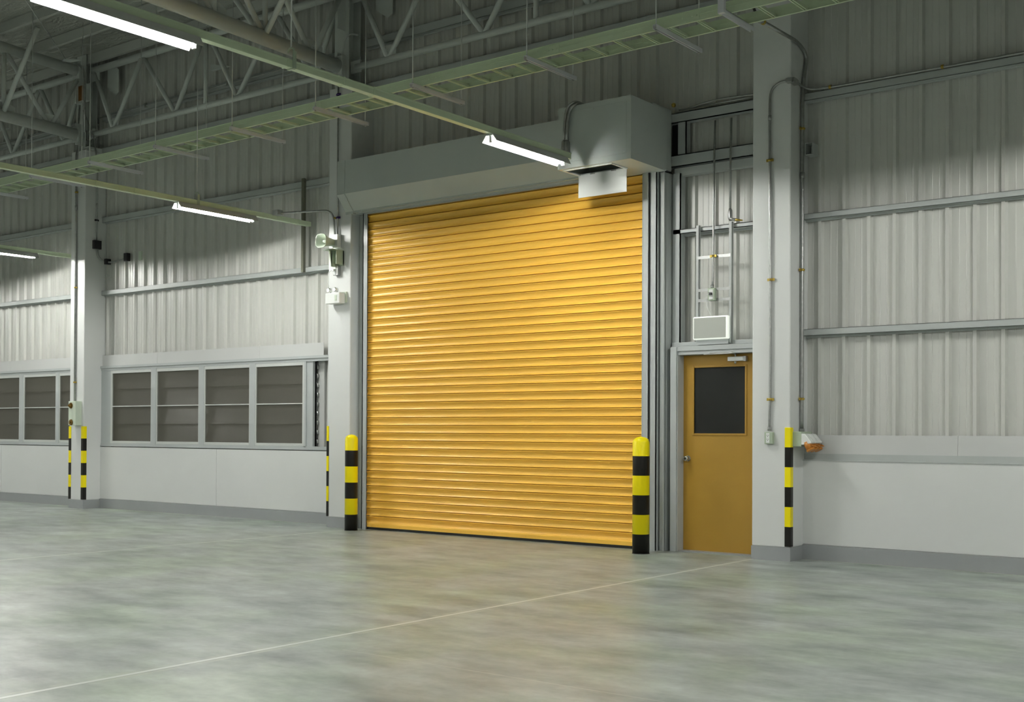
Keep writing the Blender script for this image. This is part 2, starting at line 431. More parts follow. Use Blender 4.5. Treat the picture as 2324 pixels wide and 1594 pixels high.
# hood over the curtain
HX0, HX1 = -11.22, -6.47
bm = B(); hp = [(11.32, 4.80), (10.915, 4.80), (10.905, 4.365), (11.07, 4.165), (11.07, 4.145), (11.115, 4.145), (11.115, 4.13), (11.32, 4.13)]
prism(bm, hp, 'x', HX0+.14, HX1); hood = obj('hood', bm, 'hood', rs)
bm = B(); e = .003
hq = [(11.32, 4.80+e), (10.915-e, 4.80+e), (10.905-e, 4.365-e), (11.07-e, 4.165-e), (11.07-e, 4.128), (11.32, 4.128)]
prism(bm, hq, 'x', HX0, HX0+.137); obj('end_cap', bm, 'hood', hood)
bm = B(); box(bm, SX0, SX1, SY-.04, SY+.03, 4.115, 4.16); obj('lintel_strip', bm, 'frame', rs)
# wall opening behind the shutter
bm = B(); box(bm, -11.12, -6.5, SY+.055, SY+.07, 0, 4.6); obj('backing_panel', bm, 'girt', rs)

# motor cover box with its open flap
MX0, MX1, MY0, MY1, MZ0, MZ1 = -7.36, -6.44, 10.435, 11.16, 4.105, 4.765
mb = thing('motor_cover_box', ((MX0+MX1)/2, 10.8, MZ0), 'grey sheet metal motor box at the right end of the shutter hood', 'box')
bm = B(); t = .012; ox0, ox1, oy0, oy1 = -7.31, -6.72, 10.50, 10.80
box(bm, MX0, MX1, MY0, MY0+t, MZ0+t, MZ1); box(bm, MX0, MX0+t, MY0+t, MY1, MZ0+t, MZ1); box(bm, MX1-t, MX1, MY0+t, MY1, MZ0+t, MZ1); box(bm, MX0+t, MX1-t, MY0+t, MY1, MZ1-t, MZ1-.0002)
for r_ in ((MX0, ox0, MY0, MY1), (ox1, MX1, MY0, MY1), (ox0, ox1, MY0, oy0), (ox0, ox1, oy1, MY1)): box(bm, *r_, MZ0, MZ0+t)
obj('casing', bm, 'hood', mb)
bm = B(); box(bm, MX0+.055, MX1-.055, MY0-.004, MY0, MZ0+.065, MZ1-.055); cov = obj('front_cover', bm, 'hood', mb, bevel=.002)
for xx in (MX0+.08, -6.9, MX1-.08):
    for zz in (MZ0+.08, MZ1-.07): bm = B(); tube(bm, [(xx, MY0-.008, zz), (xx, MY0-.003, zz)], .006, 6); obj('screw', bm, 'truss', cov)
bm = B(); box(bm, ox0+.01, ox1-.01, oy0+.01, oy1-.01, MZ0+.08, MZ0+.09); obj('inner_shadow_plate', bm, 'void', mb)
bm = B(); w_ = .018
box(bm, ox0-w_, ox1+w_, oy0-w_, oy0, MZ0-.012, MZ0); box(bm, ox0-w_, ox0, oy0, oy1, MZ0-.012, MZ0); box(bm, ox1, ox1+w_, oy0, oy1, MZ0-.012, MZ0); obj('hatch_rim', bm, 'white', mb)
bm = B(); box(bm, ox0-.025, ox1+.005, oy1-.005, oy1+.001, 3.855, MZ0); fl = obj('hatch_flap', bm, 'white', mb, label='white hanging inspection flap')
for xx in (-7.15, -6.88): bm = B(); tube(bm, [(xx-.03, oy1-.004, MZ0-.002), (xx+.03, oy1-.004, MZ0-.002)], .007, 8); obj('hinge', bm, 'galv', fl)

# two flexible conduits that loop over the motor box
cf = thing('flexible_conduit', (MX0+.1, MY0-.05, 4.3), 'pair of grey flexible conduits arching over the front of the motor box', 'conduit')
for dx in (0, .035):
    p = [PY(1280+dx*170, 318, MY0-.04), PY(1281+dx*170, 285, MY0-.04), PY(1286+dx*170, 244+dx*120, MY0-.04), PY(1303+dx*120, 230+dx*150, MY0-.02), PY(1322, 236, MY0+.14)]
    p = [Vector(q_) for q_ in p]; p.append(Vector((p[-1].x, p[-1].y+.1, MZ1+.02)))
    bm = B(); tube(bm, smooth_path(p, .08), .016, 10); obj('hose', bm, 'galv', cf)
    c_ = PY(1280+dx*180, 335, MY0-.04)
    bm = B(); tube(bm, [c_+Vector((0, 0, .07)), c_+Vector((0, 0, .06)), c_+Vector((0, 0, -.05)), c_+Vector((0, 0, -.07))], [.018, .030, .030, .022], 10); obj('conduit_fitting', bm, 'galv', cf)
bm = B(); c_ = PY(1278, 346, MY0-.05); box(bm, c_.x-.035, c_.x+.06, c_.y, c_.y+.05, c_.z-.012, c_.z+.004); obj('bracket', bm, 'galv', cf)

# ------------------------------------------------------------------ steel frame between shutter and column, personnel door
def part_boxes(name, m, parent, boxes, bevel=0):
    bm = B()
    for b_ in boxes: box(bm, *b_)
    return obj(name, bm, m, parent, bevel=bevel)
pf = sroot('trim_1', (-6.5, 11.3, 0))
pf['label'] = 'grey steel posts and beams framing the personnel door beside the shutter'
part_boxes('post', 'frame', pf, [(-6.63, -6.545, SY-.03, SY-.02, 0, 4.13), (-6.63, -6.62, SY-.03, 11.4, 0, 4.13), (-6.555, -6.545, SY-.03, SY+.02, 0, 4.13)])
part_boxes('post', 'girt', pf, [(-6.535, -6.47, SY+.03, SY+.04, 0, 4.1), (-6.48, -6.47, SY-.0, 11.4, 0, 4.1)])
part_boxes('post', 'frame', pf, [(-6.455, -6.36, 11.33, 11.345, 2.25, 4.1), (-6.37, -6.36, 11.33, 11.44, 2.25, 4.1)])
part_boxes('beam', 'frame', pf, [(-6.53, -5.37, 11.33, 11.345, 4.655, 4.765), (-6.53, -5.37, 11.33, 11.43, 4.755, 4.765), (-6.53, -5.37, 11.33, 11.43, 4.655, 4.665)])
part_boxes('beam', 'frame', pf, [(-6.53, -5.37, 11.33, 11.345, 4.175, 4.305), (-6.53, -5.37, 11.33, 11.43, 4.175, 4.185), (-6.53, -5.37, 11.33, 11.43, 4.295, 4.305)])
part_boxes('short_post', 'frame', pf, [(-6.395, -6.295, 11.335, 11.35, 4.30, 4.66), (-6.305, -6.295, 11.335, 11.43, 4.30, 4.66)])
part_boxes('lintel', 'girt', pf, [(-6.45, -5.37, 11.36, 11.44, 4.075, 4.165)])
part_boxes('girt', 'frame', pf, [(-6.45, -5.37, 11.33, 11.345, 3.44, 3.487), (-6.45, -5.37, 11.33, 11.44, 3.48, 3.487), (-6.45, -5.37, 11.33, 11.44, 3.44, 3.446), (-6.36, -5.37, 11.42, 11.44, 3.42, 3.44)])
part_boxes('girt', 'frame', pf, [(-6.45, -5.37, 11.31, 11.43, 2.212, 2.256)], .004)
part_boxes('filler_plate', 'girt', pf, [(-6.545, -6.365, 11.355, 11.365, 0, 4.10), (-6.63, -6.545, 11.30, 11.31, 0, 4.10)])
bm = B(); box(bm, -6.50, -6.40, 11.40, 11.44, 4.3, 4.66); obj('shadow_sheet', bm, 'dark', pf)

d1 = sroot('door_1', (-5.9, 11.36, 0)); d1['label'] = 'yellow personnel door with a dark window panel and a door closer'
DX0, DX1 = -6.335, -5.435
part_boxes('door_frame', 'frame', d1, [(-6.42, -6.345, 11.225, 11.41, 0, 2.2), (-6.345, DX0, 11.24, 11.41, 0, 2.115),
    (-6.42, -5.37, 11.24, 11.41, 2.155, 2.206), (-6.345, -5.37, 11.255, 11.41, 2.115, 2.155), (DX1, -5.37, 11.24, 11.41, 0, 2.115)], .003)
gx0, gx1, gz0, gz1 = -6.205, -5.605, 1.272, 1.978
part_boxes('door_leaf', 'dyellow', d1, [(DX0, gx0-.0, 11.37, 11.41, .012, 2.112), (gx1, DX1, 11.37, 11.41, .012, 2.112), (gx0, gx1, 11.37, 11.41, .012, gz0), (gx0, gx1, 11.37, 11.41, gz1, 2.112)])
b_ = .022
part_boxes('glazing_bead', 'dyellow', d1, [(gx0-b_, gx0, 11.362, 11.38, gz0-b_, gz1+b_), (gx1, gx1+b_, 11.362, 11.38, gz0-b_, gz1+b_), (gx0, gx1, 11.362, 11.38, gz0-b_, gz0), (gx0, gx1, 11.362, 11.38, gz1, gz1+b_)], .003)
part_boxes('window_panel', 'glassdark', d1, [(gx0, gx1, 11.378, 11.40, gz0, gz1)])
bm = B(); k_ = Vector((-6.275, 11.365, 1.0))
tube(bm, [k_, k_+Vector((0, -.008, 0))], .032, 16); tube(bm, [k_+Vector((0, -.008, 0)), k_+Vector((0, -.03, 0)), k_+Vector((0, -.038, 0)), k_+Vector((0, -.06, 0)), k_+Vector((0, -.07, 0))], [.013, .013, .026, .028, .014], 16)
obj('door_knob', bm, 'chrome', d1)
dc = part_boxes('door_closer', 'white', d1, [(-5.78, -5.60, 11.31, 11.362, 2.035, 2.08)], .004)
part_boxes('closer_end', 'galv', dc, [(-5.60, -5.572, 11.315, 11.362, 2.03, 2.083)])
bm = B(); tube(bm, [(-5.70, 11.335, 2.005), (-5.70, 11.335, 2.015), (-5.70, 11.335, 2.03)], [.006, .014, .014], 10)
tube(bm, [(-5.70, 11.335, 2.08), (-5.70, 11.335, 2.10)], .009, 10); obj('closer_spindle', bm, 'chrome', dc)
bm = B(); bar(bm, (-5.70, 11.335, 2.103), (-5.68, 11.26, 2.115), .02, .008); bar(bm, (-5.67, 11.22, 2.112), (-6.0, 11.215, 2.108), .022, .010, (0, 0, 1)); bar(bm, (-5.67, 11.22, 2.125), (-5.95, 11.235, 2.12), .018, .006); obj('closer_arm', bm, 'chrome', dc)
part_boxes('hinge', 'chrome', d1, [(-5.447, -5.435, 11.352, 11.37, 1.28, 1.38)])
bm = B(); box(bm, DX0-.05, DX1, 11.25, 11.42, 0, .012); obj('threshold', bm, 'base', d1)

# ------------------------------------------------------------------ blank exit sign and the stand behind it
st = thing('conduit_support_frame', (-5.93, 11.3, 2.21), 'tall grey steel ladder frame with three crossbars above the personnel door', 'support frame')
for xx in (-6.125, -5.735):
    bm = B(); box(bm, xx-.018, xx+.018, 11.285, 11.289, 2.225, 3.50); box(bm, xx+.014, xx+.018, 11.285, 11.32, 2.225, 3.50); obj('upright', bm, 'girt', st)
for zz in (3.149, 2.80, 2.69):
    bm = B(); box(bm, -6.12, -5.735, 11.282, 11.285, zz-.016, zz+.016); obj('crossbar', bm, 'galv', st)
sg = thing('exit_sign', (-5.938, 11.27, 2.26), 'blank grey rectangular sign with glowing white rim above the personnel door', 'sign')
bm = B(); sx0, sx1, sz0, sz1 = -6.146, -5.735, 2.268, 2.512
box(bm, sx0, sx1, 11.225, 11.28, sz0, sz1); obj('sign_body', bm, 'signrim', sg, bevel=.012)
bm = B(); box(bm, sx0+.014, sx1-.022, 11.218, 11.226, sz0+.014, sz1-.014); obj('sign_face', bm, 'signface', sg, bevel=.003)
bm = B(); box(bm, -6.11, -5.75, 11.26, 11.30, 2.215, 2.268); obj('mounting_bracket', bm, 'frame', sg)
ob = thing('outlet_box', (-5.93, 11.26, 2.67), 'small grey outlet box hanging above the blank sign with plug inserted', 'outlet')
bm = B(); box(bm, -5.975, -5.895, 11.235, 11.282, 2.68, 2.81); obj('box_body', bm, 'sage', ob, bevel=.004)
bm = B(); box(bm, -5.958, -5.912, 11.231, 11.236, 2.69, 2.795); obj('socket_plate', bm, 'white', ob)
bm = B(); box(bm, -5.95, -5.92, 11.205, 11.231, 2.735, 2.76); obj('plug', bm, 'dark', ob)
bm = B(); tube(bm, smooth_path([(-5.94, 11.205, 2.75), (-5.985, 11.21, 2.74), (-5.98, 11.22, 2.62), (-5.95, 11.23, 2.55), (-5.935, 11.245, 2.515)], .05), .0035, 6)
obj('power_lead', bm, 'white', bm and None, label='thin white power lead drooping from outlet box to blank sign', category='cord')
oc = thing('conduit', (-5.926, 11.28, 2.8), 'steel conduit dropping onto the outlet box above the blank sign', 'conduit')
bm = B(); tube(bm, smooth_path([(-5.926, 11.30, 4.60), (-5.926, 11.275, 4.1), (-5.926, 11.262, 3.15), (-5.925, 11.262, 2.98), (-5.935, 11.262, 2.81)], .1), .0115, 10); obj('pipe', bm, 'galv', oc)
bm = B(); tube(bm, [(-5.935, 11.262, 2.81), (-5.935, 11.262, 2.845)], .018, 10); obj('coupling', bm, 'galv', oc)
def clip(parent, c, n=(0, -1, 0), r=.015, m='brass', w=.075):
    c = Vector(c); bm = B(); n = Vector(n); s = n.cross(Vector((0, 0, 1))).normalized()
    tube(bm, [c+n*0+Vector((0, 0, -.012)), c+Vector((0, 0, .012))], r+.005, 10)
    bar(bm, c-s*w/2-n*r*.2, c+s*w/2-n*r*.2, .024, .008, n) if False else None
    a_, b_ = c-s*w/2-n*(r*.3), c+s*w/2-n*(r*.3)
    bar(bm, a_, b_, .026, .010, (0, 0, 1)) if False else bar(bm, a_, b_, .012, .026, (0, 0, 1))
    bmesh.ops.create_icosphere(bm, subdivisions=1, radius=.009, matrix=Matrix.Translation(c+n*(r+.004)))
    return obj('pipe_clip', bm, m, parent, label='purple clip' if m == 'purple' else 'brass coloured clip' if m == 'brass' else 'dark clip')
clip(oc, (-5.926, 11.262, 3.152), r=.0115)
oc2 = thing('conduit', (-5.742, 11.28, 3.5), 'short steel conduit ending in an elbow on the girt above the sign frame', 'conduit')
bm = B(); tube(bm, [(-5.742, 11.31, 4.60), (-5.742, 11.29, 4.1), (-5.742, 11.29, 3.62)], .0115, 10); obj('pipe', bm, 'galv', oc2)
bm = B(); tube(bm, [(-5.742, 11.29, 3.64), (-5.742, 11.29, 3.62), (-5.742, 11.29, 3.54), (-5.735, 11.285, 3.51)], [.013, .022, .024, .015], 10); tube(bm, [(-5.74, 11.28, 3.53), (-5.68, 11.29, 3.515)], .014, 8); obj('elbow_fitting', bm, 'galv', oc2)
bm = B(); tube(bm, [(-5.69, 11.29, 3.517), (-5.61, 11.31, 3.505)], [.016, .006], 8); obj('cable_end', bm, 'brass', oc2)

# ------------------------------------------------------------------ bollards
def bollard(x, y, r, h, label):
    o = thing('bollard', (x, y, 0), label, 'bollard', 'striped bollards in front of the shutter')
    bm = B(); tube(bm, [(x, y, 0), (x, y, h-.06), (x, y, h-.028), (x, y, h-.008), (x, y, h)], [r, r, r*.86, r*.5, r*.05], 40)
    obj('striped_post', bm, stripes('bollard_bands', 0, h/6), o)
    bm = B(); tube(bm, [(x, y, .0), (x, y, .006)], r*1.03, 32); obj('floor_collar', bm, 'black', o)
bollard(-10.92, 10.90, .083, 1.235, 'black and yellow striped bollard at left foot of the shutter')
bollard(-6.525, 10.80, .090, 1.235, 'black and yellow striped bollard at right foot of the shutter')

# ------------------------------------------------------------------ corner guards on the columns
def guard(x, side, label, mk='guard_bands', w=.055, zt=1.335):
    bm = B(); t = .010; s = side
    z0 = .145
    if s > 0: pts = [(x-w, KF-t), (x+t, KF-t), (x+t, KF+w), (x, KF+w), (x, KF), (x-w, KF)]
    else: pts = [(x+w, KF-t), (x-t, KF-t), (x-t, KF+w), (x, KF+w), (x, KF), (x+w, KF)]
    prism(bm, pts, 'z', z0, zt)
    return obj('corner_guard', bm, stripes(mk, 0, (zt-z0)/6), bevel=.005, label=label, category='corner guard', group='striped corner guards on the columns')
guard(COLS['far'][0], -1, 'thin striped corner guard on the far column, below the white call box')
guard(COLS['far'][1], 1, 'striped corner guard on the far column, on its shutter-side corner')
guard(COLS['mid'][0], -1, 'striped corner guard on the middle column beside the window band', w=.03, zt=1.345)
guard(COLS['near'][1], 1, 'striped corner guard on the near column beside the socket box')

# ------------------------------------------------------------------ near column services
nc = thing('conduit', (-5.17, 11.04, 1.29), 'thin steel conduit down the front of the near column to the outlet', 'conduit')
Yn = 11.05
bm = B(); P = [PY(1746, 975, Yn), PY(1746, 940, Yn), PY(1748, 900, Yn), PY(1748, 640, Yn), PY(1747, 240, Yn), PY(1749, 205, Yn), PY(1768, 187, Yn), PY(1786, 184, Yn)]
tube(bm, smooth_path(P, .10), .0125, 12); obj('pipe', bm, 'galv', nc)
for (px, py) in ((1747, 364), (1749.5, 635), (1748, 907)): clip(nc, PY(px, py, Yn), r=.0125)
bm = B(); p = PY(1747, 262, Yn); tube(bm, [p, p+Vector((0, 0, -.05))], .0165, 10); obj('coupling', bm, 'galv', nc)
bm = B(); p = PY(1746, 978, Yn); tube(bm, [p, p+Vector((0, 0, .04))], .019, 10); obj('coupling', bm, 'galv', nc)
bm = B(); p = PY(1800, 184, Yn-.01); bar(bm, PY(1786, 184, Yn), PY(1800, 182, Yn-.01), .045, .055, (0, 1, 0)); bar(bm, PY(1798, 181, Yn-.01), Vector((-4.93, 11.13, p.z-.0)), .045, .055, (0, 0, 1)); obj('corner_fitting', bm, 'galv', nc, bevel=.006)
bm = B(); P = [Vector((-4.935, 11.12, 4.795)), Vector((-4.935, 11.24, 4.79)), Vector((-4.90, 11.36, 4.765)), PY(1885, 201, 11.36), PY(2010, 178, 11.36), PY(2324, 119, 11.36), Vector((XR-.2, 11.36, 4.755))]
tube(bm, smooth_path(P[:3]+[Vector((-4.72, 11.36, 4.752)), Vector((XR-.2, 11.36, 4.752))], .15), .0125, 10)
gc = thing('conduit', (-4.9, 11.36, 4.75), 'steel conduit lying along the upper girt right of the near column', 'conduit')
obj('pipe', bm, 'galv', gc)
for px in (1884, 2139):
    q_ = PY(px, 180, 11.36); bm = B(); tube(bm, [(q_.x-.012, 11.36, 4.755), (q_.x+.012, 11.36, 4.755)], .02, 10); obj('pipe_clip', bm, 'brass', gc)
# outlet on the near column
oo = thing('wall_outlet', (-5.178, KF-.02, 1.17), 'grey double wall outlet on the front of the near column', 'outlet')
bm = B(); box(bm, -5.222, -5.134, KF-.045, KF-.001, 1.168, 1.288); obj('outlet_box', bm, 'sage', oo, bevel=.004)
bm = B(); box(bm, -5.202, -5.166, KF-.049, KF-.044, 1.180, 1.278)
pl = obj('socket_plate', bm, 'white', oo)
for zc in (1.252, 1.212):
    bm = B()
    for dx in (-.008, .008): box(bm, -5.184+dx-.002, -5.184+dx+.002, KF-.0505, KF-.0485, zc, zc+.008)
    box(bm, -5.187, -5.181, KF-.0505, KF-.0485, zc-.012, zc-.006)
    obj('socket_holes', bm, 'dark', pl)
# big conduit down the side of the near column, from the cable tray to the industrial sockets
XS = -4.94
bc = thing('conduit', (XS, 11.25, 1.3), 'thick steel conduit from the cable tray down the near column side', 'conduit')
P = [PX(1727, 47, XS), PX(1812, 96, XS), PX(1833, 128, XS), PX(1824, 180, XS), PX(1819, 235, XS), PX(1820, 300, XS), PX(1822, 610, XS), PX(1822, 905, XS), PX(1824, 975, XS)]
P = [Vector(p) for p in P]; yv = sum(p.y for p in P[4:8])/4
for p in P[4:9]: p.y = yv
bm = B(); tube(bm, smooth_path(P, .14), .0185, 14); obj('pipe', bm, 'galv', bc)
for py in (292, 613, 906):
    p = PX(1820, py, XS); clip(bc, (XS, yv, p.z), (1, 0, 0), r=.0185, w=.10)
bm = B(); p = PX(1820, 398, XS); tube(bm, [(XS, yv, p.z-.03), (XS, yv, p.z+.03)], .0235, 12); obj('coupling', bm, 'galv', bc)
bm = B(); p = P[0]; d = (P[1]-P[0]).normalized(); tube(bm, [p-d*.05, p, p+d*.01], [.03, .03, .022], 12); obj('end_bushing', bm, 'galv', bc)
bm = B(); tube(bm, [p+d*.03, p+d*.06], .028, 10); bar(bm, p+d*.045+Vector((0, 0, -.05)), p+d*.045+Vector((0, 0, .05)), .02, .012); obj('pipe_clip', bm, 'brass', bc)
bm = B(); c0 = P[0]-d*.05
tube(bm, smooth_path([c0+d*.05, c0-d*.04+Vector((0, 0, .02)), Vector((XS-.02, 10.16, 5.34)), Vector((XS+.25, 10.02, 5.36)), Vector((XS+.7, 9.82, 5.2)), Vector((-3.2, 9.76, 5.07))], .25), .013, 10)
obj('cable', bm, 'black', label='thick black cable curling from the conduit end into the tray', category='cable')
# industrial socket box
ib = thing('industrial_socket_box', (-4.91, 11.25, 1.13), 'sage green socket box with three orange capped outlets beside striped guard', 'socket box')
bm = B(); box(bm, COLS['near'][1]+.001, -4.862, 11.105, 11.365, 1.145, 1.295); obj('box_body', bm, 'sage', ib, bevel=.005)
for k in range(3):
    yc = 11.135+k*.098
    bm = B()   # white hinged cap, a hood that leans down and away from the box
    a = [(-4.862, 1.275), (-4.822, 1.270), (-4.755, 1.190), (-4.760, 1.178), (-4.862, 1.160)]
    prism(bm, a, 'y', yc-.036, yc+.042); o = obj('socket_housing', bm, 'white', ib, bevel=.008)
    bm = B(); tube(bm, [(-4.818, yc, 1.19), (-4.775, yc, 1.112)], [.040, .037], 18); ocap = obj('socket_cap', bm, 'orange', ib)
    bm = B(); tube(bm, [(-4.780, yc, 1.122), (-4.772, yc, 1.106)], .043, 18); obj('cap_rim', bm, 'orange', ocap)
    bm = B(); tube(bm, smooth_path([(-4.765, yc-.02, 1.165), (-4.728, yc-.02, 1.15), (-4.728, yc+.02, 1.15), (-4.765, yc+.02, 1.165)], .015, 4), .006, 6); obj('cap_latch', bm, 'orange', ocap)
bm = B(); tube(bm, [(XS, yv, 1.29), (XS, yv, 1.325)], .027, 12); obj('gland', bm, 'galv', ib)
# small open channel end right of the near column
bm = B(); p = PY(1842, 340, 11.36); 
for b_ in ((p.x-.045, p.x-.04, 11.3, 11.44, p.z-.06, p.z+.06), (p.x+.03, p.x+.035, 11.3, 11.44, p.z-.06, p.z+.06), (p.x-.04, p.x+.03, 11.3, 11.44, p.z-.06, p.z-.055), (p.x-.04, p.x+.03, 11.3, 11.44, p.z+.055, p.z+.06)): box(bm, *b_)
obj('channel_stub', bm, 'girt', wall_back)

# ------------------------------------------------------------------ far column services
Yf = 11.05
fc = thing('conduit', (-17.42, Yf, 1.75), 'steel conduit down the front of the far column to the call box', 'conduit')
bm = B(); tube(bm, [(-17.41, Yf, 1.745), (-17.42, Yf, 5.75), (-17.42, 11.1, 6.6)], .016, 10); obj('pipe', bm, 'galv', fc)
for py in (437, 653, 868): p = PY(172, py, Yf); clip(fc, (-17.415, Yf, p.z), r=.016)
bm = B(); p = PY(171, 477, Yf); tube(bm, [(-17.418, Yf, p.z), (-17.418, Yf, p.z+.07)], .021, 10); obj('coupling', bm, 'galv', fc)
cb = thing('call_box', (-17.5, 11.0, 1.34), 'white fire call box with two bronze buttons on the far column', 'call box')
bm = B(); cx0 = PY(155, 940, 10.95).x; cx1 = PY(171, 940, 10.95).x; box(bm, cx0, cx1+.0, 10.95, KF-.001, 1.35, 1.742); obj('box_body', bm, 'cream', cb, bevel=.008)
bm = B(); p = PY(160, 921, 10.94); tube(bm, [p, p+Vector((0, -.045, 0))], [.045, .008], 18); tube(bm, [p+Vector((0, .012, 0)), p], .048, 18); obj('bell_button', bm, 'bronze', cb)
bm = B(); p = PY(161, 959, 10.945); tube(bm, [p, p+Vector((0, -.014, 0))], [.052, .042], 18); tube(bm, [p+Vector((0, -.014, 0)), p+Vector((0, -.03, 0))], .016, 12); obj('key_switch', bm, 'bronze', cb)
XF = -17.165
fs = thing('conduit', (XF, 11.27, 4.2), 'thin conduit on the far column side feeding dark junction boxes', 'conduit')
bm = B(); tube(bm, [(XF, 11.27, 4.36), (XF, 11.27, 5.6), (XF+.02, 11.2, 6.0), (XF-.15, 11.1, 6.5)], .0115, 8); obj('pipe', bm, 'galv', fs)
p = PX(219, 500, XF); clip(fs, (XF, 11.27, p.z), (1, 0, 0), r=.0115, m='dark')
bm = B(); p = PX(220, 466, XF); tube(bm, [(XF, 11.27, p.z-.03), (XF, 11.27, p.z+.03)], .017, 8); obj('coupling', bm, 'galv', fs)
jb = thing('junction_box', (XF, 11.27, 4.25), 'dark square junction box on the side of the far column', 'junction box')
bm = B(); box(bm, -17.184, -17.13, 11.20, 11.34, 4.235, 4.375); obj('box_body', bm, 'dark', jb, bevel=.004)
b2 = PY(290, 584, 11.42)
jc = thing('junction_box', (b2.x, 11.42, b2.z-.07), 'dark junction box on the corrugated wall right of the far column', 'junction box')
bm = B(); box(bm, b2.x-.06, b2.x+.03, YC-.07, YC-.002, b2.z-.065, b2.z+.065); obj('box_body', bm, 'dark', jc, bevel=.004)
bm = B(); P = [Vector((XF+.02, 11.27, 4.24)), Vector((XF+.02, 11.28, 4.12)), Vector((XF+.03, 11.36, 4.04)), Vector((-17.0, YC-.03, 4.02)), Vector((-16.75, YC-.03, 4.03)), Vector((b2.x-.05, YC-.03, b2.z-.02))]
tube(bm, smooth_path(P, .12), .014, 10)
fl_ = thing('flexible_conduit', (-16.9, 11.38, 4.0), 'sagging dark flexible conduit between the two dark junction boxes', 'conduit'); obj('hose', bm, 'galv', fl_)
bm = B(); box(bm, -17.09, -17.03, YB-.02, YC-.002, 3.99, 4.08); obj('pipe_clip', bm, 'dark', fl_)
bm = B(); p = PY(320, 580, 11.44); box(bm, p.x-.04, p.x+.03, YC-.03, YC-.001, p.z-.075, p.z+.065)
obj('switch_plate', bm, 'cream', label='small blank cream switch plate on the corrugated wall beside dark box', category='switch plate', bevel=.004)
og = thing('orange_relay_box', (-17.33, 11.05, 6.6), 'small rust orange fronted box on the far steel column', 'box')
bm = B(); p = PY(182, 212, 11.05); box(bm, p.x-.06, p.x+.16, 11.06, 11.14, p.z-.13, p.z+.13); obj('box_body', bm, 'truss', og)
bm = B(); box(bm, p.x-.06, p.x+.07, 11.045, 11.06, p.z-.12, p.z+.12); obj('cover', bm, 'rust', og, bevel=.003)

# ------------------------------------------------------------------ middle column services
Ym = 11.04
mc = thing('conduit', (-11.34, Ym, 3.85), 'vertical conduit down the front of the middle column into the white box', 'conduit')
bm = B(); tube(bm, [(-11.345, Ym, 3.87), (-11.345, Ym, 5.9)], .0125, 10); obj('pipe', bm, 'galv', mc)
clip(mc, (-11.338, Ym, 4.10), r=.0125, m='purple'); clip(mc, (-11.345, Ym, 5.737), r=.0125, m='purple')
me_ = thing('conduit', (-11.40, Ym, 3.85), 'bent conduit from the lighting trunking to the middle column', 'conduit')
bm = B(); a = PX(625, 480, -12.23); zc = 4.205
P = [Vector((-12.2, a.y, zc)), Vector((-11.41, Ym-.02, zc)), Vector((-11.39, Ym, 3.87))]
tube(bm, smooth_path(P, .14, 8), .0135, 10); obj('pipe', bm, 'galv', me_); clip(me_, (-11.392, Ym, 4.10), r=.0135)
bm = B(); box(bm, -12.235, -12.13, a.y-.05, a.y+.05, 4.175, 4.245); obj('junction_box', bm, 'galv', me_, bevel=.003)
wb = thing('wiring_box', (-11.35, 11.03, 3.72), 'white wiring box behind the horn loudspeaker on the middle column', 'wiring box')
bm = B(); box(bm, -11.405, -11.30, KF-.075, KF-.001, 3.70, 3.875); obj('box_body', bm, 'white', wb, bevel=.005)
# horn loudspeaker
HC = Vector((-11.385, 10.83, 3.765))
hs = thing('horn_loudspeaker', (HC.x, 10.95, 3.62), 'pale green horn loudspeaker on a bracket on the middle column', 'loudspeaker')
def sq_ring(bm, y, rx, rz, n=28, p=3.2):
    out = []
    for k in range(n):
        t = 2*PI*k/n; c, s = math.cos(t), math.sin(t)
        out.append(bm.verts.new((HC.x+rx*math.copysign(abs(c)**(2/p), c), y, HC.z+rz*math.copysign(abs(s)**(2/p), s))))
    return out
bm = B(); rg = [sq_ring(bm, 10.78, .09, .085), sq_ring(bm, 10.775, .097, .092), sq_ring(bm, 10.79, .097, .092), sq_ring(bm, 10.86, .062, .060), sq_ring(bm, 10.99, .045, .045)]
inn = [rg[0], sq_ring(bm, 10.84, .055, .052), sq_ring(bm, 10.92, .022, .022)]
for s_ in (rg, inn):
    for r0, r1 in zip(s_, s_[1:]):
        for k in range(28):
            f = bm.faces.new((r0[k], r0[(k+1) % 28], r1[(k+1) % 28], r1[k])); f.smooth = True
bm.faces.new(rg[-1]); bm.faces.new(inn[-1]); obj('horn', bm, 'cream', hs)
bm = B(); tube(bm, [(HC.x, 10.92, HC.z), (HC.x, 10.84, HC.z), (HC.x, 10.825, HC.z)], [.02, .02, .010], 14); obj('driver_cone', bm, 'white', hs)
bm = B(); bar(bm, (HC.x-.05, 10.93, HC.z-.02), (HC.x-.05, 10.93, 3.665), .014, .006); bar(bm, (HC.x+.05, 10.95, HC.z), (HC.x+.05, 10.95, 3.665), .03, .006); bar(bm, (HC.x-.05, 10.93, 3.69), (HC.x+.05, 10.95, 3.665), .02, .006); obj('yoke', bm, 'sage', hs)
br = thing('speaker_bracket', (-11.33, 11.0, 3.45), 'sage green angled wall bracket carrying the horn loudspeaker', 'bracket')
bm = B(); box(bm, -11.43, -11.25, 10.86, KF, 3.652, 3.662); obj('shelf', bm, 'sage', br)
bm = B(); prism(bm, [(KF, 3.652), (10.88, 3.652), (10.93, 3.44), (KF, 3.44)], 'x', -11.345, -11.335); box(bm, -11.345, -11.335, 10.92, 10.935, 3.44, 3.65); box(bm, -11.26, -11.25, 10.93, KF, 3.47, 3.652); box(bm, -11.345, -11.25, KF-.02, KF-.001, 3.46, 3.652); obj('web', bm, 'sage', br)
o3 = thing('wall_outlet', (-11.345, KF-.03, 3.33), 'small white outlet box below the speaker bracket on the middle column', 'outlet')
